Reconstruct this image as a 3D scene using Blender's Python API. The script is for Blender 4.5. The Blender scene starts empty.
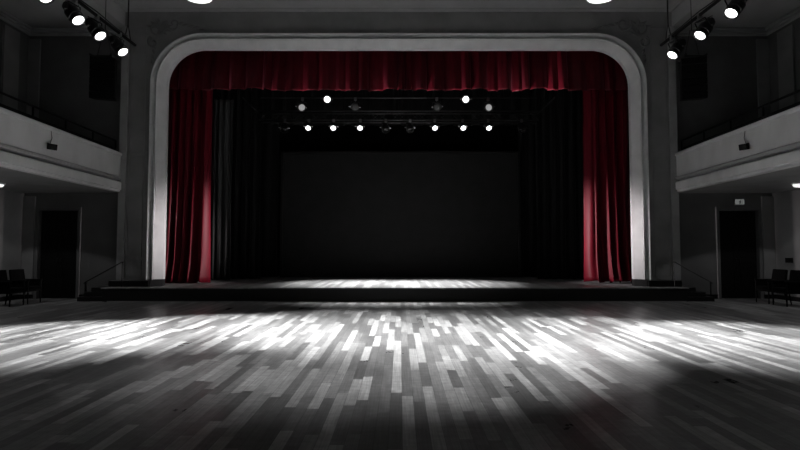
import bpy, bmesh, math, random
from mathutils import Vector, Matrix
random.seed(7)
PI = math.pi
S = bpy.context.scene
C = bpy.data.collections.new('hall'); S.collection.children.link(C)

# ------------------------------------------------------------------ materials
def newmat(name):
    m = bpy.data.materials.new(name); m.use_nodes = True
    nt = m.node_tree; b = nt.nodes['Principled BSDF']
    return m, nt, b
def setin(b, **k):
    for n, v in k.items():
        n = n.replace('_', ' ')
        if n in b.inputs: b.inputs[n].default_value = v
def g(v): return (v, v, v, 1)
def flat(name, col, rough=.6, metal=0, spec=.5, noise=.0, scale=3.0, bump=0.0, sheen=0, stretch=(1, 1, 1), sheen_tint=None):
    m, nt, b = newmat(name)
    if not isinstance(col, tuple): col = (col, col, col)
    setin(b, Base_Color=(*col, 1), Roughness=rough, Metallic=metal, Specular_IOR_Level=spec)
    if sheen:
        setin(b, Sheen_Weight=sheen, Sheen_Roughness=.35)
        if sheen_tint: b.inputs['Sheen Tint'].default_value = (*sheen_tint, 1)
    if noise or bump:
        tc = nt.nodes.new('ShaderNodeTexCoord'); mp = nt.nodes.new('ShaderNodeMapping')
        mp.inputs['Scale'].default_value = stretch
        nz = nt.nodes.new('ShaderNodeTexNoise'); nz.inputs['Scale'].default_value = scale; nz.inputs['Detail'].default_value = 6
        nt.links.new(tc.outputs['Object'], mp.inputs['Vector']); nt.links.new(mp.outputs[0], nz.inputs['Vector'])
        if noise:
            r = nt.nodes.new('ShaderNodeMapRange'); r.inputs['From Min'].default_value = .3; r.inputs['From Max'].default_value = .7
            r.inputs['To Min'].default_value = 1-noise; r.inputs['To Max'].default_value = 1+noise
            mx = nt.nodes.new('ShaderNodeVectorMath'); mx.operation = 'SCALE'; mx.inputs[0].default_value = col
            nt.links.new(nz.outputs['Fac'], r.inputs['Value']); nt.links.new(r.outputs[0], mx.inputs['Scale'])
            nt.links.new(mx.outputs[0], b.inputs['Base Color'])
        if bump:
            bp = nt.nodes.new('ShaderNodeBump'); bp.inputs['Strength'].default_value = bump; bp.inputs['Distance'].default_value = .02
            nt.links.new(nz.outputs['Fac'], bp.inputs['Height']); nt.links.new(bp.outputs[0], b.inputs['Normal'])
    return m
def emit(name, col, st):
    m, nt, b = newmat(name)
    setin(b, Base_Color=g(.03), Emission_Color=(*col, 1), Emission_Strength=st, Roughness=.4)
    return m

def plank_mat(name, width, length, lo, hi, rlo, rhi, grain=1.0, gap=.35, axis='Y'):
    m, nt, b = newmat(name); N = nt.nodes.new; L = nt.links.new
    def math_(op, a, c=None, d=None):
        n = N('ShaderNodeMath'); n.operation = op
        for i, v in enumerate((a, c, d)):
            if v is None: continue
            if isinstance(v, (int, float)): n.inputs[i].default_value = v
            else: L(v, n.inputs[i])
        return n.outputs[0]
    tc = N('ShaderNodeTexCoord'); sp = N('ShaderNodeSeparateXYZ'); L(tc.outputs['Object'], sp.inputs[0])
    X, Y = (sp.outputs[0], sp.outputs[1]) if axis == 'Y' else (sp.outputs[1], sp.outputs[0])
    u = math_('DIVIDE', math_('ADD', X, 50), width); col = math_('FLOOR', u); fu = math_('FRACT', u)
    w1 = N('ShaderNodeTexWhiteNoise'); w1.noise_dimensions = '1D'; L(col, w1.inputs['W'])
    ln = math_('MULTIPLY_ADD', w1.outputs['Value'], length*.7, length*.65)
    v = math_('ADD', math_('DIVIDE', math_('ADD', Y, 50), ln), math_('MULTIPLY', w1.outputs['Value'], 37.3))
    row = math_('FLOOR', v); fv = math_('FRACT', v)
    cb = N('ShaderNodeCombineXYZ'); L(col, cb.inputs[0]); L(row, cb.inputs[1])
    w2 = N('ShaderNodeTexWhiteNoise'); w2.noise_dimensions = '2D'; L(cb.outputs[0], w2.inputs['Vector'])
    rnd = w2.outputs['Value']
    # grain: noise stretched along the plank, shifted per plank
    cg = N('ShaderNodeCombineXYZ')
    L(math_('MULTIPLY', X, 60), cg.inputs[0]); L(math_('MULTIPLY_ADD', Y, 1.6, math_('MULTIPLY', rnd, 90)), cg.inputs[1])
    nz = N('ShaderNodeTexNoise'); nz.inputs['Scale'].default_value = 1; nz.inputs['Detail'].default_value = 5; L(cg.outputs[0], nz.inputs['Vector'])
    # blotches of wear
    nb = N('ShaderNodeTexNoise'); nb.inputs['Scale'].default_value = 1.1; nb.inputs['Detail'].default_value = 7; nb.inputs['Roughness'].default_value = .65
    L(tc.outputs['Object'], nb.inputs['Vector'])
    # chatter across the plank
    cc = N('ShaderNodeCombineXYZ'); L(math_('MULTIPLY', X, 9), cc.inputs[0]); L(math_('MULTIPLY', Y, 14), cc.inputs[1])
    nc = N('ShaderNodeTexNoise'); nc.inputs['Scale'].default_value = 1; nc.inputs['Detail'].default_value = 4; L(cc.outputs[0], nc.inputs['Vector'])
    t = math_('POWER', rnd, 1.15)
    t = math_('ADD', t, math_('MULTIPLY', math_('SUBTRACT', nz.outputs['Fac'], .5), .8*grain))
    t = math_('ADD', t, math_('MULTIPLY', math_('SUBTRACT', nb.outputs['Fac'], .5), .7*grain))
    t = math_('ADD', t, math_('MULTIPLY', math_('SUBTRACT', nc.outputs['Fac'], .5), .6*grain))
    tone = math_('MULTIPLY', math_('POWER', hi/lo, t), lo)
    # gaps between planks
    e1 = math_('MINIMUM', fu, math_('SUBTRACT', 1.0, fu)); e2 = math_('MULTIPLY', math_('MINIMUM', fv, math_('SUBTRACT', 1.0, fv)), length/width)
    e = math_('MINIMUM', e1, e2)
    gp = N('ShaderNodeMapRange'); L(e, gp.inputs['Value']); gp.inputs['From Max'].default_value = .03; gp.inputs['To Min'].default_value = gap; gp.inputs['To Max'].default_value = 1
    val = math_('MULTIPLY', tone, gp.outputs[0])
    cv = N('ShaderNodeCombineXYZ'); [L(val, cv.inputs[i]) for i in range(3)]
    L(cv.outputs[0], b.inputs['Base Color'])
    rr = N('ShaderNodeMapRange'); L(math_('ADD', math_('MULTIPLY', nb.outputs['Fac'], .6), math_('MULTIPLY', rnd, .4)), rr.inputs['Value'])
    rr.inputs['From Min'].default_value = .2; rr.inputs['From Max'].default_value = .75; rr.inputs['To Min'].default_value = rlo; rr.inputs['To Max'].default_value = rhi
    L(rr.outputs[0], b.inputs['Roughness'])
    bp = N('ShaderNodeBump'); bp.inputs['Strength'].default_value = .25; bp.inputs['Distance'].default_value = .003
    L(math_('ADD', gp.outputs[0], math_('MULTIPLY', nz.outputs['Fac'], .4)), bp.inputs['Height']); L(bp.outputs[0], b.inputs['Normal'])
    setin(b, Specular_IOR_Level=.45)
    return m

M = dict(
    floor=plank_mat('worn_floor_planks', .112, 1.25, .125, .46, .26, .42),
    stage=plank_mat('stage_boards', .12, 2.2, .22, .5, .3, .5, grain=.8),
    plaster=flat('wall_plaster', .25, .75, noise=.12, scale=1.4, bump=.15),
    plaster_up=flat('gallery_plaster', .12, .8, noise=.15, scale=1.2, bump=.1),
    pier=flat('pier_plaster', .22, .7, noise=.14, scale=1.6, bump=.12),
    cove=flat('cove_painted_shade', .34, .6, noise=.1, scale=2),  # balcony moulding darker than the parapet: shade of the cove put into colour
    edge=flat('edge_trim_paint', .32, .5, noise=.1, scale=3),
    trimp=flat('painted_trim', .5, .45, noise=.08, scale=4),
    frame=flat('proscenium_paint', .68, .4, noise=.08, scale=3, bump=.06),
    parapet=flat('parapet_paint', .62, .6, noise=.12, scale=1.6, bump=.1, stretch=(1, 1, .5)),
    ceiling=flat('ceiling_paint', .38, .8, noise=.1, scale=1),
    ornament=flat('aged_ornament_plaster', .17, .8),
    black=flat('black_stage_paint', .005, .5, noise=.2, scale=3),
    blackgloss=flat('black_gloss_step', .005, .3, noise=.3, scale=6),
    void=flat('black_masking', .004, .9, spec=.1),
    screen=flat('dark_screen_cloth', .022, .8, noise=.12, scale=2, spec=.2),
    drape=flat('black_velour', .014, .85, sheen=.2, spec=.1),
    greydrape=flat('charcoal_velour', .08, .85, sheen=.3, spec=.1),
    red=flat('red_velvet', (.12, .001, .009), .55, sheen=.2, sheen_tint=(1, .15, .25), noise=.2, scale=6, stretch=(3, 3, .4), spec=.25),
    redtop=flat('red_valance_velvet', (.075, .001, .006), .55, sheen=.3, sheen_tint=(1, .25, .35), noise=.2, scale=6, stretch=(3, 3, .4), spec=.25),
    door=flat('black_door_paint', .004, .6, spec=.15, noise=.2, scale=2),
    metal=flat('black_powder_coat', .01, .38, metal=.3, noise=.2, scale=20),
    steel=flat('worn_steel', .35, .35, metal=.9),
    chrome=flat('polished_steel', .7, .2, metal=1),
    dimpipe=flat('grey_pipe', .09, .4, metal=.7),
    chairfab=flat('dark_chair_upholstery', .003, .8, spec=.1, noise=.2, scale=20),
    chairleg=flat('dark_chair_wood', .004, .6, spec=.15),
    grille=flat('speaker_grille', .004, .8, spec=.1), ink=flat('speaker_cabinet_paint', .004, .7, spec=.15),
    lens=emit('lit_lens', (1, 1, 1), 5.0),
    lens_stage=emit('lit_stage_lens', (1, 1, 1), 3.5),
    lens_mid=emit('dim_lens', (1, 1, 1), .3),
    lens_dim=emit('faint_lens', (1, 1, 1), .012),
    lens_off=flat('unlit_glass_lens', .015, .15),
    lamp=emit('opal_diffuser', (1, 1, 1), 1.6),
    soffitlamp=emit('soffit_diffuser', (1, 1, 1), 1.0),
    sign=emit('sign_face', (.85, .9, .88), .13),
    signdark=flat('sign_pictogram', .01, .6),
    strip=flat('pale_edge_strip', .3, .4),
)

# ------------------------------------------------------------------ mesh helpers
class MB:
    def __init__(s): s.bm = bmesh.new()
    def box(s, x0, x1, y0, y1, z0, z1, mtx=None):
        v = [s.bm.verts.new((x, y, z)) for x in (x0, x1) for y in (y0, y1) for z in (z0, z1)]
        if mtx: [setattr(q, 'co', mtx @ q.co) for q in v]
        for f in ((0,1,3,2),(4,6,7,5),(0,4,5,1),(2,3,7,6),(0,2,6,4),(1,5,7,3)): s.bm.faces.new([v[i] for i in f])
        return s
    def quad(s, *p):
        s.bm.faces.new([s.bm.verts.new(q) for q in p]); return s
    def tube(s, pts, r, n=10, cap=True, mtx=None):
        pts = [Vector(p) for p in pts]
        if mtx: pts = [mtx @ p for p in pts]
        rs = r if isinstance(r, (list, tuple)) else [r]*len(pts)
        rings = []; ref = None
        for i, p in enumerate(pts):
            d = (pts[min(i+1, len(pts)-1)]-pts[max(i-1, 0)]).normalized()
            if ref is None: ref = Vector((0, 0, 1)) if abs(d.z) < .9 else Vector((1, 0, 0))
            a = d.cross(ref).normalized(); b_ = a.cross(d).normalized(); ref = b_
            rings.append([s.bm.verts.new(p+a*rs[i]*math.cos(2*PI*k/n)+b_*rs[i]*math.sin(2*PI*k/n)) for k in range(n)])
        for A, B in zip(rings, rings[1:]):
            for k in range(n): s.bm.faces.new((A[k], A[(k+1) % n], B[(k+1) % n], B[k]))
        if cap: s.bm.faces.new(rings[0][::-1]); s.bm.faces.new(rings[-1])
        return s
    def lathe(s, prof, n=28, mtx=None, cap=True):   # prof: (r, z) around local z
        rings = []
        for r, z in prof:
            ring = []
            for k in range(n):
                p = Vector((r*math.cos(2*PI*k/n), r*math.sin(2*PI*k/n), z))
                ring.append(s.bm.verts.new(mtx @ p if mtx else p))
            rings.append(ring)
        for A, B in zip(rings, rings[1:]):
            for k in range(n): s.bm.faces.new((A[k], A[(k+1) % n], B[(k+1) % n], B[k]))
        if cap: s.bm.faces.new(rings[0][::-1]); s.bm.faces.new(rings[-1])
        return s
    def sweep(s, sections, close=False):  # list of equal-length vert lists
        rows = [[s.bm.verts.new(p) for p in sec] for sec in sections]
        for A, B in zip(rows, rows[1:]):
            n = len(A)
            for k in range(n if close else n-1): s.bm.faces.new((A[k], A[(k+1) % n], B[(k+1) % n], B[k]))
        if close: s.bm.faces.new(rows[0][::-1]); s.bm.faces.new(rows[-1])
        return s
    def build(s, name, mat, parent=None, bevel=0, smooth=False, solid=0):
        bmesh.ops.recalc_face_normals(s.bm, faces=s.bm.faces)
        me = bpy.data.meshes.new(name); 
        if parent is not None:
            # geometry is written in scene metres; store it relative to its parent
            bmesh.ops.translate(s.bm, verts=s.bm.verts, vec=-world_loc(parent))
        s.bm.to_mesh(me); s.bm.free()
        if smooth:
            for p in me.polygons: p.use_smooth = True
        me.materials.append(M[mat])
        o = bpy.data.objects.new(name, me); C.objects.link(o)
        if parent is not None: o.parent = parent
        if bevel:
            b = o.modifiers.new('bevel', 'BEVEL'); b.width = bevel; b.segments = 2; b.limit_method = 'ANGLE'
        if solid:
            q = o.modifiers.new('solid', 'SOLIDIFY'); q.thickness = solid
        return o
def world_loc(o):
    v = Vector((0, 0, 0))
    while o is not None: v += Vector(o.location); o = o.parent
    return v
def tag(o, label, cat, group=None):
    o['label'] = label; o['category'] = cat
    if group: o['group'] = group
    return o
def thing(name, label, cat, loc=(0, 0, 0), group=None):
    o = bpy.data.objects.new(name, None); C.objects.link(o); o.location = loc; o.empty_display_size = .1
    return tag(o, label, cat, group)
def struct(name, mb, mat, bevel=0, parent=None):
    o = mb.build(name, mat, parent, bevel)
    if parent is None: o['kind'] = 'structure'
    return o
def dup(root, loc, label, group=None):
    r = root.copy(); C.objects.link(r); r.location = loc; r['label'] = label
    if group: r['group'] = group
    for ch in list(root.children):
        c = ch.copy(); C.objects.link(c); c.parent = r
        for gc in list(ch.children):
            d = gc.copy(); C.objects.link(d); d.parent = c
    return r
def aim(direction, at=(0, 0, 0)):   # local +z looks along direction
    return Matrix.Translation(at) @ Vector(direction).to_track_quat('Z', 'Y').to_matrix().to_4x4()

# ------------------------------------------------------------------ dimensions (metres; camera eye at 1.5)
YW = 15.5     # proscenium wall front
YB = 15.8     # back wall beside the stage, under and over the balconies
XS = 11.4     # side walls
ZC = 9.15     # main ceiling
ZG = 8.27     # gallery ceiling
ZST = .40     # stage height
YN = -2.5     # near end of everything built
def xb(y, side): return side*(8.31-.05*(YW-y))   # balcony front splays slightly inward

# ------------------------------------------------------------------ room shell
struct('floor', MB().box(-XS-.2, XS+.2, YN, 21.6, -.12, 0), 'floor')
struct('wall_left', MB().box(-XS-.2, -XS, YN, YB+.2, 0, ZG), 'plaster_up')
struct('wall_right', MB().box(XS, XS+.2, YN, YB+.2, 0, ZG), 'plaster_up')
c = MB(); c.box(-8.3, 8.3, YN, 16.1, ZC, ZC+.15)
struct('ceiling', c, 'ceiling')
for side, nm in ((-1, 'left'), (1, 'right')):
    a, b = sorted((side*8.6, side*(XS+.2)))
    struct('ceiling_gallery_'+nm, MB().box(a, b, YN, YB+.2, ZG, ZG+.15), 'ceiling')
    a, b = sorted((side*8.3, side*8.6))
    struct('trim_beam_'+nm, MB().box(a, b, YN, YB+.2, ZG-.02, ZC+.15), 'ceiling')

# back walls beside the stage, each with a doorway
for side, nm in ((-1, 'left'), (1, 'right')):
    d0, d1 = 9.74, 10.92; dz = 2.67
    m = MB()
    for p, q, z0, z1 in ((8.372, d0, 0, ZG), (d1, XS, 0, ZG), (d0, d1, dz, ZG)):
        a, b = sorted((side*p, side*q)); m.box(a, b, YB, YB+.2, z0, z1)
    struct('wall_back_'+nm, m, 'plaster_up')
    # casing
    cs = MB()
    for p, q, z0, z1 in ((d0-.1, d0, 0, dz), (d1, d1+.1, 0, dz), (d0-.1, d1+.1, dz, dz+.1)):
        a, b = sorted((side*p, side*q)); cs.box(a, b, YB-.05, YB-.002, z0, z1)
    struct('trim_door_'+nm, cs, 'plaster_up', .008)
    # double door leaf with panels
    dr = bpy.data.objects.new('door_1' if side < 0 else 'door_2', None); C.objects.link(dr); dr['kind'] = 'structure'
    mid = (d0+d1)/2; dr.location = (side*mid, YB+.1, 0)
    for i, (p, q) in enumerate(((d0+.01, mid-.004), (mid+.004, d1-.01))):
        lf = MB(); a, b = sorted((side*p, side*q)); lf.box(a, b, YB+.08, YB+.12, .01, dz-.01)
        for z0, z1 in ((.2, .95), (1.1, 2.45)):
            for (fx0, fx1, fz0, fz1) in ((a+.08, b-.08, z0, z0+.03), (a+.08, b-.08, z1-.03, z1), (a+.08, a+.11, z0+.03, z1-.03), (b-.11, b-.08, z0+.03, z1-.03)):
                lf.box(fx0, fx1, YB+.065, YB+.08, fz0, fz1)
        o = lf.build('door_leaf', 'door', dr)
        hx = side*(mid-.05 if i == 0 else mid+.05)
        MB().tube([(hx, YB+.075, .98), (hx, YB+.03, 1.0), (hx, YB+.03, 1.2), (hx, YB+.075, 1.22)], .01, 8).build('door_handle', 'metal', o, smooth=True)
    # baseboards
    bb = MB()
    for p, q in ((9.16, d0-.1), (d1+.1, XS)):
        a, b = sorted((side*p, side*q)); bb.box(a, b, YB-.03, YB-.002, 0, .13)
    a, b = sorted((side*(XS-.03), side*(XS-.002))); bb.box(a, b, YN, YB-.03, 0, .13)
    struct('baseboard_'+nm, bb, 'door')
    # pilasters on back wall corner and along side wall, lower and gallery level
    pl = MB()
    for p, q in ((11.04, XS-.002),):
        a, b = sorted((side*p, side*q)); pl.box(a, b, YB-.06, YB-.002, .13, 3.1); pl.box(a, b, YB-.06, YB-.002, 3.5, ZG-.3)
    for y in (15.0, 10.4, 5.8, 1.2):
        a, b = sorted((side*(XS-.07), side*(XS-.002))); pl.box(a, b, y-.3, y+.3, 3.5, ZG-.3)
    struct('trim_pilaster_'+nm, pl, 'pier', .01)
    # gallery cornice
    gc = MB()
    for k, (dx, dz0, dz1) in enumerate(((.2, .06, .0), (.12, .12, .06), (.06, .2, .12))):
        a, b = sorted((side*(XS-dx), side*(XS-.001))); gc.box(a, b, YN, YB-dx, ZG-dz0, ZG-dz1-.001)
        a, b = sorted((side*8.62, side*(XS-.001))); gc.box(a, b, YB-dx, YB-.001, ZG-dz0, ZG-dz1-.001)
    struct('trim_gallery_cornice_'+nm, gc, 'ceiling', .015)

# main cornice: stepped moulding over the proscenium wall and along both beams
def cornice_sections():
    prof = [(0, 8.70), (.05, 8.70), (.07, 8.76), (.07, 8.80), (.13, 8.84), (.2, 8.93), (.22, 8.95), (.22, 8.99), (.3, 9.04), (.36, 9.12), (.36, ZC-.002), (0, ZC-.002)]
    return prof
mc = MB()
pr = cornice_sections()
mc.sweep([[(-8.299+o, YN, z) for o, z in pr], [(-8.299+o, YW-o-.001, z) for o, z in pr], [(8.299-o, YW-o-.001, z) for o, z in pr], [(8.299-o, YN, z) for o, z in pr]], close=True)
struct('trim_cornice', mc, 'ceiling')

# proscenium wall with the arched opening
HW, HT, RR = 7.05, 7.60, 1.12    # inner opening half width, top, corner radius
def arch(off, z0=ZST, n=18):     # path of the opening grown outward by off
    r = RR+off; cx = HW-RR; cz = HT-RR
    pts = [(-HW-off, z0)]
    pts += [(-cx-r*math.cos(t*PI/2/n), cz+r*math.sin(t*PI/2/n)) for t in range(n+1)]
    pts += [(cx+r*math.sin(t*PI/2/n), cz+r*math.cos(t*PI/2/n)) for t in range(n+1)]
    pts += [(HW+off, z0)]
    return pts
w = MB(); P = arch(.37)
for i in range(len(P)-1):
    (x0, z0), (x1, z1) = P[i], P[i+1]
    if abs(x1-x0) < 1e-6: continue
    for y in (YW, YW+.25):
        w.quad((x0, y, z0), (x1, y, z1), (x1, y, ZC), (x0, y, ZC))
    w.quad((x0, YW, z0), (x1, YW, z1), (x1, YW+.25, z1), (x0, YW+.25, z0))
for s_ in (-1, 1):
    a, b = sorted((s_*(HW+.37), s_*8.37)); w.box(a, b, YW, YW+.25, 0, ZC)
struct('wall_proscenium', w, 'pier')
# pier panels: raised edge strip and inset panel mouldings
for side, nm in ((-1, 'left'), (1, 'right')):
    m = MB()
    a, b = sorted((side*8.15, side*8.37)); m.box(a, b, YW-.05, YW-.001, .58, ZG-.03)
    m2 = MB()
    struct('trim_edge_'+nm, m, 'edge', .012)
    def rim(m, x0, x1, z0, z1, t=.035):
        a, b = sorted((side*x0, side*x1))
        m.box(a, b, YW-.018, YW-.001, z0, z0+t); m.box(a, b, YW-.018, YW-.001, z1-t, z1)
        m.box(a, a+t, YW-.018, YW-.001, z0+t, z1-t); m.box(b-t, b, YW-.018, YW-.001, z0+t, z1-t)
    rim(m2, 7.64, 8.10, .7, 1.15, .02); rim(m2, 7.64, 8.10, 1.25, 4.3, .02); rim(m2, 7.64, 8.10, 4.4, 8.2, .02)
    struct('trim_panel_'+nm, m2, 'pier')

# moulded proscenium frame
fr = thing('proscenium_frame', 'wide pale moulded proscenium frame with rounded upper corners around the stage opening', 'stage frame', (0, YW, ZST))
def ring(prof, z0):
    secs = []
    n = len(arch(0))
    for k in range(n):
        secs.append([(arch_c[j][k][0], prof[j][1], arch_c[j][k][1]) for j in range(len(prof))])
    return secs
def frame_part(name, prof, z0=.6):
    global arch_c
    arch_c = [arch(o, z0, 22) for o, y in prof]
    n = len(arch_c[0])
    m = MB(); m.sweep([[(arch_c[j][k][0], prof[j][1], arch_c[j][k][1]) for j in range(len(prof))] for k in range(n)])
    return m.build(name, 'frame', fr)
frame_part('outer_moulding', [(.40, YW-.001), (.40, YW-.1), (.392, YW-.14), (.375, YW-.16), (.352, YW-.15), (.34, YW-.12), (.33, YW-.06), (.32, YW-.03)])
frame_part('cove_moulding', [(.32, YW-.03), (.30, YW-.015), (.27, YW-.02), (.25, YW-.04), (.235, YW-.09), (.225, YW-.125), (.205, YW-.13), (.195, YW-.11), (.19, YW-.08)])
frame_part('inner_reveal', [(.19, YW-.08), (.182, YW-.085), (.172, YW-.07), (.02, YW+.10), (0, YW+.12), (0, YW+.27)])
# plinths under frame and piers, black
for side, nm in ((-1, 'left'), (1, 'right')):
    m = MB(); e = 8.45 if side < 0 else 8.26
    a, b = sorted((side*(HW+.24), side*e)); m.box(a, b, YW-.3, YW-.001, ZST, .58)
    struct('trim_plinth_'+nm, m, 'blackgloss', .01)
    m = MB(); a, b = sorted((side*(HW+.001), side*(HW+.24)))
    m.sweep([[(side*(HW+.24), YW-.17, z), (side*(HW+.0), YW+.12, z), (side*(HW+.0), YW+.28, z), (side*(HW+.24), YW+.28, z)] for z in (ZST, .605)], close=True)
    m.build('plinth_block', 'screen', fr, .008)

# plaster scrolls in the spandrels
def scroll(m, cx, cz, s, turns, r0, a0, dirn):
    pts = []
    for i in range(22):
        t = i/21; a = a0+dirn*t*turns*2*PI; r = r0*(1-t)**.8+.02
        pts.append((cx+s*r*math.cos(a), YW-.037, cz+r*math.sin(a)))
    m.tube(pts, [.035-.02*i/21 for i in range(22)], 6)
def leaf(m, x0, z0, x1, z1, wd):
    d = Vector((x1-x0, 0, z1-z0)); nrm = Vector((-d.z, 0, d.x)).normalized()*wd
    p0 = Vector((x0, YW-.004, z0)); p1 = Vector((x1, YW-.004, z1)); mdl = (p0+p1)/2; mdl.y = YW-.04
    v = [m.bm.verts.new(q) for q in (p0, (p0+p1)/2+nrm*1.0, p1, (p0+p1)/2-nrm, mdl)]
    for i in range(4): m.bm.faces.new((v[i], v[(i+1) % 4], v[4]))
for side, nm in ((-1, 'left'), (1, 'right')):
    m = MB(); cx = side*7.32
    scroll(m, cx, 8.2, side, 1.3, .26, 2.4, 1); scroll(m, cx-side*.5, 8.32, side, 1.2, .2, .4, -1); scroll(m, cx+side*.1, 7.75, side, 1.1, .16, 1.2, -1)
    for ang in (-2.7, -2.2, -1.6, .2, .8, 1.5, 2.2, 2.9):
        leaf(m, cx-side*.05, 8.22, cx-side*.05+side*.42*math.cos(ang), 8.22+.3*math.sin(ang), .06)
    for k in range(5):
        t = k/5; leaf(m, cx-side*(.55+.17*k), 8.3-.03*k, cx-side*(.8+.17*k), 8.38-.05*k, .045)
        leaf(m, cx+side*(.1+.02*k), 7.9-.16*k, cx+side*(.02+.02*k), 7.7-.16*k, .045)
    o = m.build('plaster_ornament', 'ornament')
    tag(o, 'faint scrolled leaf plaster ornament above the upper %s corner of the stage frame' % nm, 'ornament', None)

# ------------------------------------------------------------------ stage house
struct('wall_stage_back', MB().box(-9, 9, 21.3, 21.5, 0, 9.4), 'void')
struct('wall_stage_left', MB().box(-9.2, -9, YB+.201, 21.5, 0, 9.4), 'void')
struct('wall_stage_right', MB().box(9, 9.2, YB+.201, 21.5, 0, 9.4), 'void')
struct('ceiling_stage', MB().box(-9.2, 9.2, YB+.301, 21.5, 9.4, 9.5), 'void')
st = thing('stage', 'low black stage with a pale wooden board floor running across the opening', 'stage', (0, 14.86, 0))
MB().box(-8.45, 8.25, 14.90, YW-.002, 0, ZST-.035).build('stage_front', 'black', st, .004)
m = MB(); m.box(-8.47, 8.27, 14.86, YW-.002, ZST-.035, ZST); m.box(-HW+.001, HW-.001, YW-.002, YB+.2, ZST-.035, ZST); m.box(-8.99, 8.99, YB+.201, 21.29, ZST-.035, ZST)
m.build('stage_floor', 'stage', st)
MB().box(-8.3, 8.2, 14.848, 14.86, ZST-.02, ZST-.002).build('edge_strip', 'strip', st)
MB().box(-8.3, 8.2, 14.87, 14.9, 0, .018).build('base_strip', 'strip', st)

# side steps
sl = thing('side_steps', 'black side steps at the left end of the stage', 'steps', (-8.8, 15.2, 0))
for x1, z in ((-8.80, .40), (-9.0, .27), (-9.2, .13)):
    MB().box(x1, -8.475, 14.96, YB-.035, z-.13, z).build('step', 'blackgloss', sl, .008)
sr = thing('side_steps', 'black side steps at the right end of the stage, near the exit sign door', 'steps', (8.6, 15.2, 0))
for x1, z in ((8.52, .40), (8.80, .27), (9.05, .13)):
    MB().box(8.275, x1, 14.96, YB-.035, z-.13, z).build('step', 'blackgloss', sr, .008)
def handrail(side, label, mat, y):
    xs = (9.06, 8.0)
    h = thing('handrail', label, 'handrail', (side*9.06, y, 0))
    MB().tube([(side*9.1, y, .50), (side*9.06, y, .54), (side*8.5, y, .85), (side*8.02, y, 1.12), (side*7.97, y, 1.12)], .018, 8).build('rail', mat, h, smooth=True)
    MB().tube([(side*9.04, y, .13), (side*9.04, y, .55)], .03 if side < 0 else .018, 8).build('post', 'ink', h)
    MB().tube([(side*8.0, y, 1.12), (side*8.0, y, .402)], .012, 8).build('post', 'ink' if side < 0 else mat, h)
    return h
handrail(-1, 'thin black handrail sloping up beside the left stage steps', 'metal', 15.1)
handrail(1, 'thin grey handrail sloping up beside the right stage steps', 'dimpipe', 15.12)

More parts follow.
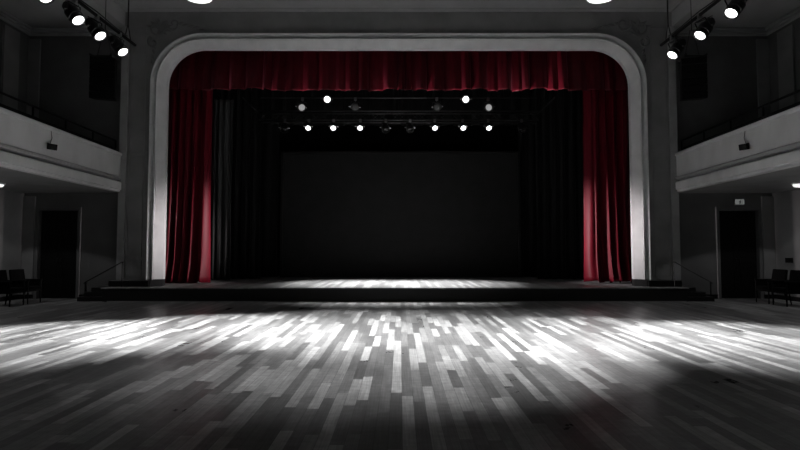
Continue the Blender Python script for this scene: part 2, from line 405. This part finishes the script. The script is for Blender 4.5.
# ------------------------------------------------------------------ balconies
for side, nm in ((-1, 'left'), (1, 'right')):
    b = thing('balcony', 'pale plaster balcony with moulded front along the %s wall' % nm, 'balcony', (side*9.5, 8, 3.2))
    def strip(name, prof, mat, y0=YN, y1=YW-.055, bev=0):   # prof: (toward room, z)
        m = MB(); m.sweep([[(xb(y, side)-side*o, y, z) for o, z in prof] for y in (y0, y1)], close=True)
        return m.build(name, mat, b, bev)
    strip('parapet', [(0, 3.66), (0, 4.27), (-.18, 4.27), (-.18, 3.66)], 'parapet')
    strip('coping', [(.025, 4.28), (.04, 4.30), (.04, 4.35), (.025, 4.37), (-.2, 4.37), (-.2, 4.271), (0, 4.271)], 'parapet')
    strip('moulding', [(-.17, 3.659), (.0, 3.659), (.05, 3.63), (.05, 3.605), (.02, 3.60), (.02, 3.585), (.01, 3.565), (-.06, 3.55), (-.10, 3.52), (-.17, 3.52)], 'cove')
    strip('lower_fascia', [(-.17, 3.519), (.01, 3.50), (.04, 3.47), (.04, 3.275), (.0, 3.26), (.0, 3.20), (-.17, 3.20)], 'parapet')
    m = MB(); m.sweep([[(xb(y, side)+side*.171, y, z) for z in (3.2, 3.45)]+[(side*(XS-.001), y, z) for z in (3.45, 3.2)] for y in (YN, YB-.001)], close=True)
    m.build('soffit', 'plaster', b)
    # railing
    r = thing('balcony_railing', 'black metal railing standing on the %s balcony front' % nm, 'railing', (side*8.5, YW-.3, 4.37), None)
    def rx(y): return xb(y, side)+side*.12
    MB().tube([(rx(15.35), 15.35, 4.72), (rx(YN), YN, 4.72)], .026, 8).build('top_rail', 'ink', r, smooth=True)
    MB().sweep([[(rx(y)-.025, y, 4.371), (rx(y)+.025, y, 4.371), (rx(y)+.025, y, 4.49), (rx(y)-.025, y, 4.49)] for y in (15.35, YN)], close=True).build('bottom_rail', 'ink', r)
    for y in (15.35, 14.1, 12.85, 11.6, 10.35, 9.1, 7.85):
        MB().tube([(rx(y), y, 4.371), (rx(y), y, 4.72)], .022, 8).build('post', 'ink', r)
    # floodlight on the parapet
    yy = 12.0; x0 = xb(yy, side)
    f = thing('floodlight', 'small black floodlight with bracket fixed to the %s balcony front' % nm, 'floodlight', (x0, yy, 3.88))
    MB().box(*sorted((x0-side*.001, x0-side*.02)), yy-.05, yy+.05, 3.82, 3.96).build('bracket', 'metal', f, .004)
    mt = aim((-side*.85, -.5, -.2), (x0-side*.1, yy-.02, 3.87))
    MB().box(-.085, .085, -.07, .07, -.06, .07, mt).build('housing', 'ink', f, .01)
    MB().box(-.07, .07, -.058, .058, .071, .074, mt).build('lens', 'lens_off', f)
    MB().tube([(x0-side*.02, yy, 3.9), (x0-side*.05, yy, 3.9), (x0-side*.08, yy, 3.88)], .015, 8).build('arm', 'metal', f)
    MB().tube([(x0-side*.012, yy+.04, 3.96), (x0-side*.012, yy+.1, 4.1), (x0-side*.012, yy+.06, 4.26)], .006, 6).build('cable', 'metal', f)
    # soffit lamp
    lx = side*10.42; ly = 13.3
    q = thing('ceiling_light', 'small bright ceiling light under the %s balcony' % nm, 'ceiling light', (lx, ly, 3.2))
    MB().lathe([(.27, 3.199), (.27, 3.175), (.24, 3.165)], 24, Matrix.Translation((lx, ly, 0))).build('base', 'trimp', q)
    MB().lathe([(.235, 3.164), (.235, 3.14), (.2, 3.105), (.1, 3.085), (.01, 3.08)], 24, Matrix.Translation((lx, ly, 0))).build('diffuser', 'soffitlamp', q, smooth=True)

# exit sign over the right door, switch box on right wall
ex = thing('exit_sign', 'small pale exit sign on the wall above the right door', 'sign', (10.36, YB, 2.93))
MB().box(10.21, 10.51, YB-.06, YB-.002, 2.84, 3.02).build('housing', 'metal', ex, .005)
MB().box(10.22, 10.50, YB-.064, YB-.0605, 2.85, 3.01).build('face', 'sign', ex)
m = MB(); y0, y1 = YB-.068, YB-.0645
m.box(10.365, 10.385, y0, y1, 2.955, 2.985); m.box(10.35, 10.385, y0, y1, 2.90, 2.95)   # running figure
m.box(10.335, 10.35, y0, y1, 2.925, 2.94); m.box(10.385, 10.405, y0, y1, 2.93, 2.945)
m.box(10.345, 10.36, y0, y1, 2.86, 2.90); m.box(10.38, 10.40, y0, y1, 2.87, 2.90)
m.box(10.435, 10.44, y0, y1, 2.86, 3.0)
m.build('pictogram', 'signdark', ex)
sw = thing('switch_box', 'small black box on the right side wall above the chairs', 'switch', (XS, 15.2, 1.17))
MB().box(XS-.05, XS-.002, 15.05, 15.3, 1.1, 1.24).build('box_body', 'ink', sw, .006)
MB().box(XS-.056, XS-.0505, 15.1, 15.25, 1.13, 1.21).build('cover_plate', 'chairleg', sw)

# ------------------------------------------------------------------ curtains
def fold(u, seeds):
    s = 0
    for f_, a, p in seeds: s += a*math.sin(u*f_+p)
    return s
def drape(x0, x1, y, z0, z1, nf, depth, name, mat, flare=0.0, seed=1, inner=0, nx=None, pool=0.0, edges=None, lean=0.0, ph0=0.0):
    rnd = random.Random(seed); nx = nx or nf*14; nz = 36
    ph = [rnd.uniform(-.9, .9) for _ in range(nf+2)]; am = [rnd.uniform(.6, 1.25) for _ in range(nf+2)]
    rows = []
    for j in range(nz+1):
        v = j/nz; z = z1+(z0-z1)*v; row = []
        for i in range(nx+1):
            u = i/nx; k = u*nf
            if edges:
                uu = min(u, .99999); q = max(j_ for j_ in range(len(edges)-1) if edges[j_] <= uu)
                k = q+(uu-edges[q])/(edges[q+1]-edges[q])
            kk = int(min(k, nf-1)); fr_ = k-kk
            a = am[kk]*(1-fr_)+am[kk+1]*fr_; p = ph[kk]*(1-fr_)+ph[kk+1]*fr_+ph0
            c_ = math.cos(2*PI*k+p+.5*math.sin(v*3+seed))
            f_ = (abs(c_)**.7)*(1 if c_ > 0 else -1)
            amp = depth*a*(.55+.45*v)
            amp2 = depth*.25*math.sin(2*PI*k*2.3+p*3+v*2.2)
            xm = (x0+x1)/2
            x = x0+(x1-x0)*u
            x = xm+(x-xm)*(1+flare*max(0, v-.55)**2*4)
            x += .25*depth*math.sin(4*PI*k+p)*(.4+.6*v)+lean*v*v*math.sin(PI*u)
            zz = z
            if pool and v > .93: zz = max(z, z0+pool*(.5+.5*math.cos(2*PI*k*1.0+p+1)) * (v-.93)/.07)
            yo = y-f_*amp-amp2 - (pool*1.6*(v-.9)*10*(.5+.5*c_) if (pool and v > .9) else 0)
            row.append((x, yo, zz))
        rows.append(row)
    m = MB(); m.sweep(rows)
    return m.build(name, mat, None, smooth=True, solid=.006)
o = drape(-7.5, -6.13, 16.75, ZST+.012, 7.9, 5, .15, 'red_curtain', 'red', .06, 3, pool=.09, edges=(0, .22, .4, .56, .78, 1), lean=-.12, ph0=PI)
tag(o, 'red velvet curtain hanging in deep folds at the left side of the stage', 'curtain')
o = drape(6.03, 7.5, 16.75, ZST+.012, 7.9, 4, .17, 'red_curtain', 'red', .07, 11, pool=.09, edges=(0, .36, .52, .72, 1), lean=.12, ph0=PI)
tag(o, 'red velvet curtain hanging in deep folds at the right side of the stage', 'curtain')
# valance with scalloped hem
def valance():
    rnd = random.Random(5); nf = 34; nx = nf*16; nz = 24; rows = []
    ed = [0]
    for i in range(nf): ed.append(ed[-1]+rnd.uniform(.6, 1.4))
    ed = [e/ed[-1] for e in ed]; am = [rnd.uniform(.5, 1.3) for _ in range(nf)]; sk = [rnd.uniform(-.5, .5) for _ in range(nf)]
    for j in range(nz+1):
        v = j/nz; row = []
        for q in range(nf):
            for i in range(16):
                t = i/16; u = ed[q]+(ed[q+1]-ed[q])*t
                bulge = math.sin(PI*t)**.75
                rip = .5+.5*math.cos(2*PI*(2.0*t+sk[q]))
                zb = 6.50+.05*(1-bulge)*am[q]+.02*math.sin(u*41)
                z = 8.05+(zb-8.05)*v
                yy = 16.42-am[q]*(.08+.2*v**1.6)*bulge-.05*rip*(.3+.7*v)*am[q]*bulge-.05*v
                row.append((-7.5+15*u+.03*sk[q]*math.sin(PI*t)*v, yy, z))
        rows.append(row)
    m = MB(); m.sweep(rows)
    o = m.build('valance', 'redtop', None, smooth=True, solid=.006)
    tag(o, 'red velvet valance with a gathered scalloped hem across the top of the stage', 'curtain')
valance()
# dark legs and screen
o = drape(-6.65, -5.98, 18.6, ZST+.01, 6.9, 3, .1, 'charcoal_drape', 'greydrape', .0, 21); tag(o, 'narrow charcoal drape just inside the left red curtain', 'curtain')
for sd, nm in ((-1, 'left'), (1, 'right')):
    for y, a, b, txt in ((17.6, 6.7, 8.6, 'first tall black side drape behind the %s red curtain'), (19.1 if sd > 0 else 19.3, 5.05 if sd > 0 else 5.1, 7.4, 'second tall black side drape further inward on the %s of the stage'), (20.55, 4.75, 8.6, 'rearmost tall black drape beside the %s edge of the screen')):
        x0, x1 = sorted((sd*a, sd*b))
        o = drape(x0, x1, y, ZST+.01, 7.6, 7, .1, 'black_drape', 'drape', 0, int(y*10)+sd); tag(o, txt % nm, 'curtain')
o = drape(-7.5, 7.5, 20.0, 6.3, 9.398, 30, .06, 'black_border', 'drape', 0, 91); tag(o, 'black cloth border hanging above the screen', 'curtain')
sc = thing('projection_screen', 'large dark rectangular screen at the back of the stage', 'screen', (0.05, 20.4, ZST))
MB().box(-4.55, 4.68, 20.38, 20.40, ZST+.06, 5.28).build('screen_cloth', 'screen', sc)
m = MB(); m.box(-4.65, 4.78, 20.36, 20.42, 5.285, 5.36); m.box(-4.65, 4.78, 20.36, 20.42, ZST, ZST+.055); m.box(-4.65, -4.555, 20.36, 20.42, ZST+.055, 5.285); m.box(4.685, 4.78, 20.36, 20.42, ZST+.055, 5.285)
m.build('screen_frame', 'black', sc)

# ------------------------------------------------------------------ lighting rigs
def make_spot(name, label, cat, group, pipe, face, direction, lens_mat, R=.13, length=.34, loc=None):
    """spot lamp: clamp on the pipe, yoke, can, lens; face = centre of the lens"""
    t = thing(name, label, cat, pipe, group)
    P_ = Vector(pipe); F = Vector(face); D = Vector(direction).normalized()
    mt = aim(D, F)           # local z=0 at lens, body behind (-z)
    MB().lathe([(R*.45, -length), (R*.9, -length*.93), (R*.95, -length*.6), (R*1.22, -length*.55), (R*1.22, -length*.2), (R*1.08, -length*.18), (R*1.08, -.03), (R*1.2, -.028), (R*1.2, .022), (R*.99, .022), (R*.97, -.008)], 28, mt, cap=False).build('can', 'metal', t, smooth=False)
    c_ = MB().lathe([(R*.5, -length-.03), (R*.46, -length+.002)], 16, mt).build('rear_cap', 'metal', t)
    MB().lathe([(R*.965, -.006), (R*.93, .006), (R*.6, .016), (.004, .02)], 28, mt, cap=True).build('lens', lens_mat, t, smooth=True)
    piv = F-D*length*.42
    side = D.cross(Vector((0, 0, 1)));  side = Vector((0, 1, 0)) if side.length < .2 else side.normalized()
    top = P_-Vector((0, 0, .09))
    y = MB()
    hw = R*1.38
    up = (top-piv); 
    for s_ in (-1, 1):
        a = piv+side*hw*s_; b_ = top+side*hw*s_*.9+Vector((0, 0, -.02))
        y.tube([a, b_], .013, 6)
    y.tube([top+side*hw*.9+Vector((0, 0, -.02)), top-side*hw*.9+Vector((0, 0, -.02))], .013, 6)
    y.build('yoke', 'metal', t)
    for s_ in (-1, 1):
        MB().tube([piv+side*(hw-.01)*s_, piv+side*(hw+.04)*s_], .024, 8).build('knob', 'chrome', t)
    cl = MB(); cl.box(P_.x-.045, P_.x+.045, P_.y-.025, P_.y+.025, P_.z-.07, P_.z+.04); cl.tube([P_-Vector((0, 0, .1)), P_-Vector((0, 0, .05))], .012, 6)
    cl.build('clamp', 'steel', t, .006)
    MB().tube([F-D*(length*.98), F-D*(length*1.15)+Vector((0, 0, .06)), P_+Vector((0, .09, -.12)), P_+Vector((0, .16, -.02))], .009, 6).build('cable', 'metal', t, smooth=True)
    return t
PZ = 6.30
nthL = ['farthest from the camera and nearest the stage', 'second from the stage end', 'third from the stage end', 'nearest the camera']
for side, nm in ((-1, 'left'), (1, 'right')):
    ys = (11.32, 10.45, 9.72, 8.82) if side < 0 else (11.5, 10.42, 9.42, 8.5)
    px = side*6.2
    bar = thing('lighting_bar', 'long black lighting bar hanging from the ceiling on the %s' % nm, 'lighting bar', (px, 12.0, PZ))
    MB().tube([(px, 12.05, PZ), (px, 2.0, PZ)], .034, 12).build('pipe', 'ink', bar, smooth=True)
    MB().tube([(px-side*.05, y, PZ+.05-.03*abs(math.sin(y*2.1))) for y in [11.6-.24*i for i in range(40)]], .014, 6).build('cable', 'metal', bar, smooth=True)
    for y in (11.72, 6.8, 2.3):
        h = MB().tube([(px, y, PZ+.35), (px, y, ZC-.001)], .016, 8); 
        h = h.build('hanger_rod', 'metal', bar)
        MB().tube([(px, y-.12, PZ+.02), (px, y, PZ+.38), (px, y+.12, PZ+.02)], .012, 6).build('bridle', 'metal', h)
    dr = (-side*.62, -.12, -.77)
    base = None
    for i, y in enumerate(ys):
        pipe = (px, y+.05, PZ); face = (side*6.13+.04, y, 5.86)
        lab = 'lit black spotlight on the %s lighting bar, %s' % (nm, nthL[i])
        if base is None: base = make_spot('spotlight', lab, 'spotlight', 'spotlights on the %s bar' % nm, pipe, face, dr, 'lens', .112, .42)
        else: dup(base, pipe, lab)

# pendant disc lamps near the cornice
for side, nm in ((-1, 'left'), (1, 'right')):
    x = side*5.36+.03; y = 13.5; z = 8.2
    t = thing('pendant_light', 'round bright white pendant lamp at the top edge on the %s' % nm, 'pendant lamp', (x, y, ZC))
    T = Matrix.Translation((x, y, 0))
    MB().lathe([(.015, z+.12), (.015, ZC-.02), (.07, ZC-.015), (.07, ZC-.001)], 16, T).build('stem', 'steel', t)
    MB().lathe([(.39, z), (.40, z+.02), (.40, z+.08), (.33, z+.12), (.05, z+.13), (.01, z+.13)], 36, T).build('shade', 'trimp', t)
    MB().lathe([(.385, z-.001), (.36, z-.03), (.2, z-.05), (.01, z-.055)], 36, T).build('diffuser', 'lamp', t, smooth=True)

# line array speakers
for side, nm in ((-1, 'left'), (1, 'right')):
    cx, cy = side*8.04, 14.0
    t = thing('line_array_speaker', 'tall black line array speaker hanging above the %s balcony end' % nm, 'speaker', (cx, cy, 6.74))
    m = MB(); m.box(cx-.3, cx+.3, cy-.18, cy+.2, 6.69, 6.73); m.box(cx-.3, cx-.26, cy-.2, cy+.25, 6.73, 6.77); m.box(cx+.26, cx+.3, cy-.2, cy+.25, 6.73, 6.77)
    m.build('rigging_frame', 'metal', t)
    z = 6.68
    for k in range(6):
        ang = math.radians(-1.0-1.6*k); h = .185
        mt = Matrix.Translation((cx, cy, z)) @ Matrix.Rotation(-side*.3, 4, 'Z') @ Matrix.Rotation(-ang, 4, 'X')
        m = MB(); m.sweep([[(-.31, -.2, q), (.31, -.2, q), (.27, .22, q), (-.27, .22, q)] for q in (-h+.006, -.006)], close=True)
        for v in m.bm.verts: v.co = mt @ v.co
        cb = m.build('cabinet', 'ink', t, .01)
        MB().box(-.295, .295, -.212, -.201, -h+.02, -.02, mt).build('grille', 'grille', cb, .003)
        z -= h; cy -= math.sin(-ang)*h*.0
    for dx in (-.2, .2):
        MB().tube([(cx+dx, cy, 6.76), (cx+dx*.2, cy, 7.5)], .007, 6).build('sling', 'metal', t)
    MB().tube([(cx, cy, 7.48), (cx, cy, ZC-.46 if False else 8.69)], .01, 6).build('suspension_cable', 'metal', t)

# stage truss and pipes
tr = thing('stage_truss', 'dark horizontal lighting truss carrying the lower row of lamps above the stage', 'truss', (0, 18.1, 6.0))
for y, z in ((18.0, 6.32), (18.0, 6.0), (18.35, 6.32), (18.35, 6.0)):
    MB().tube([(-4.9, y, z), (4.9, y, z)], .024, 8).build('chord', 'dimpipe', tr, smooth=True)
for yy in (18.0, 18.35):
    m = MB(); m.tube([(-4.9+.35*k, yy, 6.0+.32*((k+(yy > 18.1)) % 2)) for k in range(29)], .01, 6)
    m.build('lacing', 'metal', tr)
for x in (-4, 0, 4): MB().tube([(x, 18.17, 6.32), (x, 18.17, 9.399)], .01, 6).build('suspension_cable', 'metal', tr)
pp = thing('stage_pipe', 'dark lighting pipe just behind the valance hem', 'lighting bar', (0, 17.1, 6.5))
MB().tube([(-4.6, 17.1, 6.52), (4.6, 17.1, 6.52)], .02, 8).build('pipe', 'dimpipe', pp, smooth=True)
for x in (-3.5, 0, 3.5): MB().tube([(x, 17.1, 6.52), (x, 17.1, 9.399)], .008, 6).build('suspension_cable', 'metal', pp)
for sd, nm in ((-1, 'left'), (1, 'right')):
    o = MB().tube([(sd*5.15, 16.9, 6.5), (sd*5.15, 19.2, 6.5)], .022, 8).build('side_pipe', 'metal'); tag(o, 'short dark side pipe running back above the %s of the stage' % nm, 'lighting bar')
    o2 = MB()
ordl = ['leftmost', 'second from left', 'third from left', 'third from right', 'second from right', 'rightmost']
base = None
for i, x in enumerate((-3.14, -2.27, -1.34, 1.26, 2.24, 3.13)):
    lab = 'round lit stage lamp under the truss, %s of the row of six' % ordl[i]
    if base is None: base = make_spot('stage_lamp', lab, 'stage lamp', 'lower row of six stage lamps', (x, 18.0, 6.0), (x, 17.85, 5.69), (.06, -.78, -.6), 'lens_stage', R=.092, length=.3)
    else: dup(base, (x, 18.0, 6.0), lab)
# lamps on the front pipe
def face_lamp(x, z, mat, lab, dirx, R=.11):
    make_spot('stage_lamp', lab, 'stage lamp', 'upper stage lamps behind the valance', (x, 17.1, 6.5), (x, 16.98, z), (dirx, -.9, -.42), mat, R=R, length=.26)
face_lamp(-2.36, 6.44, 'lens_stage', 'bright upper stage lamp just under the valance on the left', .1, .105)
face_lamp(2.22, 6.44, 'lens_stage', 'bright upper stage lamp just under the valance on the right', -.1, .105)
face_lamp(-3.2, 6.17, 'lens_mid', 'grey dimly lit stage lamp at the upper left below the valance', .45)
face_lamp(2.98, 6.17, 'lens_mid', 'grey dimly lit stage lamp at the upper right below the valance', -.45)
face_lamp(-1.44, 6.17, 'lens_dim', 'almost dark stage lamp left of centre below the valance', .2)
face_lamp(1.27, 6.17, 'lens_dim', 'almost dark stage lamp right of centre below the valance', -.2)
for x, lab in ((-3.98, 'unlit stage lamp beyond the left end of the lamp row'), (-.45, 'unlit stage lamp left of the gap centre under the truss'), (.4, 'unlit stage lamp right of the gap centre under the truss'), (4.3, 'unlit stage lamp beyond the right end of the lamp row')):
    make_spot('stage_lamp', lab, 'stage lamp', None, (x, 18.0, 6.0), (x, 17.9, 5.62), (.1, -.5, -.85), 'lens_off', R=.11, length=.28)

# ------------------------------------------------------------------ chairs along the side walls, facing the middle
def make_chair(side, loc, label, group):
    t = thing('armchair', label, 'chair', loc, group)
    X, Y, Z = loc
    def bx(a0, a1, b0, b1, z0, z1):   # a: toward wall (+), b: along the wall
        xa, xc = sorted((X+side*a0, X+side*a1)); return MB().box(xa, xc, Y+b0, Y+b1, Z+z0, Z+z1)
    bx(-.25, .2, -.24, .24, .38, .47).build('seat', 'chairfab', t, .02)
    m = MB(); m.sweep([[(X+side*a, Y+b, Z+z) for a, z in ((.17, .40), (.25, .40), (.33, .93), (.27, .94))] for b in (-.26, .26)], close=True)
    m.build('backrest', 'chairfab', t, .02)
    for a, b in ((-.22, -.25), (-.22, .25)):
        MB().tube([(X+side*a, Y+b, Z), (X+side*a, Y+b, Z+.62)], [.016, .02], 8).build('leg', 'chairleg', t)
    for b in (-.25, .25):
        MB().tube([(X+side*.27, Y+b, Z), (X+side*.2, Y+b, Z+.42)], [.016, .02], 8).build('leg', 'chairleg', t)
        bx(-.26, .24, b-.028, b+.028, .62, .66).build('armrest', 'chairleg', t, .01); bx(-.2, .2, b-.012, b+.012, .34, .619).build('side_panel', 'chairfab', t)
    bx(-.22, .2, -.24, .24, .33, .379).build('seat_frame', 'chairleg', t, .005)
    return t
for side, nm in ((-1, 'left'), (1, 'right')):
    ps = (14.5, 13.84, 13.18)
    c0 = make_chair(side, (side*10.32, ps[0], 0), 'dark armchair against the %s wall, the one nearest the stage' % nm, 'armchairs along the %s wall' % nm)
    dup(c0, (side*10.32, ps[1], 0), 'dark armchair by the %s wall, cut by the picture edge' % nm)
    if side < 0: pass

# ------------------------------------------------------------------ lights
def spot(loc, to, power, ang, blend=1.0, r=.1, shadow=True, col=(1, 1, 1)):
    l = bpy.data.lights.new('spot', 'SPOT'); l.energy = power; l.spot_size = math.radians(ang); l.spot_blend = blend; l.shadow_soft_size = r; l.color = col
    o = bpy.data.objects.new('spot_light', l); C.objects.link(o); o.location = loc
    o.rotation_euler = (Vector(to)-Vector(loc)).to_track_quat('-Z', 'Y').to_euler(); return o
def area(loc, to, power, sx, sy, spread=180):
    l = bpy.data.lights.new('area', 'AREA'); l.energy = power; l.shape = 'RECTANGLE'; l.size = sx; l.size_y = sy; l.spread = math.radians(spread)
    o = bpy.data.objects.new('area_light', l); C.objects.link(o); o.location = loc
    o.rotation_euler = (Vector(to)-Vector(loc)).to_track_quat('-Z', 'Y').to_euler(); return o
# house spots: each in front of its lens
for side in (-1, 1):
    ys = (11.32, 10.45, 9.72, 8.82) if side < 0 else (11.5, 10.42, 9.42, 8.5)
    tgt = ((-6.0, 8.9), (-3.9, 9.9), (-1.6, 10.3), (.2, 9.6)) if side < 0 else ((6.0, 8.8), (4.0, 9.5), (1.9, 9.3), (1.0, 7.8))
    pw = (1.6, 1.2, 1.3, 1.4) if side < 0 else (1.6, .8, 1.1, 1.35)
    for y, (tx, ty), p in zip(ys, tgt, pw):
        f = Vector((side*6.13+.04, y, 5.86))+Vector((-side*.62, -.12, -.77))*.05
        spot(f, (tx, ty, 0), 3300*p, 44, .8 if abs(tx) < 1.7 else .65, .1)
# soffit lamps
for s_ in (-1, 1):
    spot((s_*10.42, 13.3, 3.05), (s_*10.42, 13.3, 0), 40, 120, .12, .05)
    l = bpy.data.lights.new('soffit', 'POINT'); l.energy = .8; l.shadow_soft_size = .1
    o = bpy.data.objects.new('soffit_light', l); C.objects.link(o); o.location = (s_*10.42, 13.3, 3.02)
# stage lamps down on the boards
for x in (-3.1, -1.3, 1.3, 3.1): spot((x, 17.75, 5.5), (x*.55, 16.6, .4), 1700, 56, 1, .1)
# added spots, no fixtures there: cross-light on frame reveals, then red curtains
spot((-5.5, 14.3, 2.2), (7.0, 15.6, 1.4), 900, 21, 1, .15)
spot((5.5, 14.3, 2.2), (-7.0, 15.6, 1.4), 900, 21, 1, .15)
spot((-1.5, 15.9, 2.6), (-6.1, 16.7, 2.0), 1250, 46, 1, .12, col=(1, .9, .92))
spot((1.5, 15.9, 2.6), (6.1, 16.7, 2.0), 1600, 46, 1, .12, col=(1, .9, .92))
# added pinkish up-lights without fixtures, picking out the valance hem
for x, p in ((-5.2, 8), (-4, 16), (-2.9, 26), (-1.7, 20), (-.4, 30), (.9, 24), (2.0, 34), (3.1, 26), (3.9, 40), (4.8, 60)): spot((x-.35, 15.95, 5.75), (x, 16.3, 6.55), p*1.9, 62, 1, .05, col=(1, .88, .92))
# added house fill, no such lamp hangs there
area((0, 2, 8.4), (0, 15, 4.5), 0.01, 10, 3, 120)

W = bpy.data.worlds.new('world'); S.world = W; W.use_nodes = True
W.node_tree.nodes['Background'].inputs[0].default_value = (1, 1, 1, 1); W.node_tree.nodes['Background'].inputs[1].default_value = .0

# ------------------------------------------------------------------ camera
cam = bpy.data.cameras.new('camera'); co = bpy.data.objects.new('camera', cam); C.objects.link(co)
cam.sensor_width = 36; cam.lens = 36*520/800; cam.clip_end = 200
co.location = (.045, 0, 1.5); co.rotation_euler = (PI/2+math.atan(24/520), 0, 0)
S.camera = co
S.view_settings.view_transform = 'Standard'; S.view_settings.look = 'None'; S.view_settings.exposure = 0
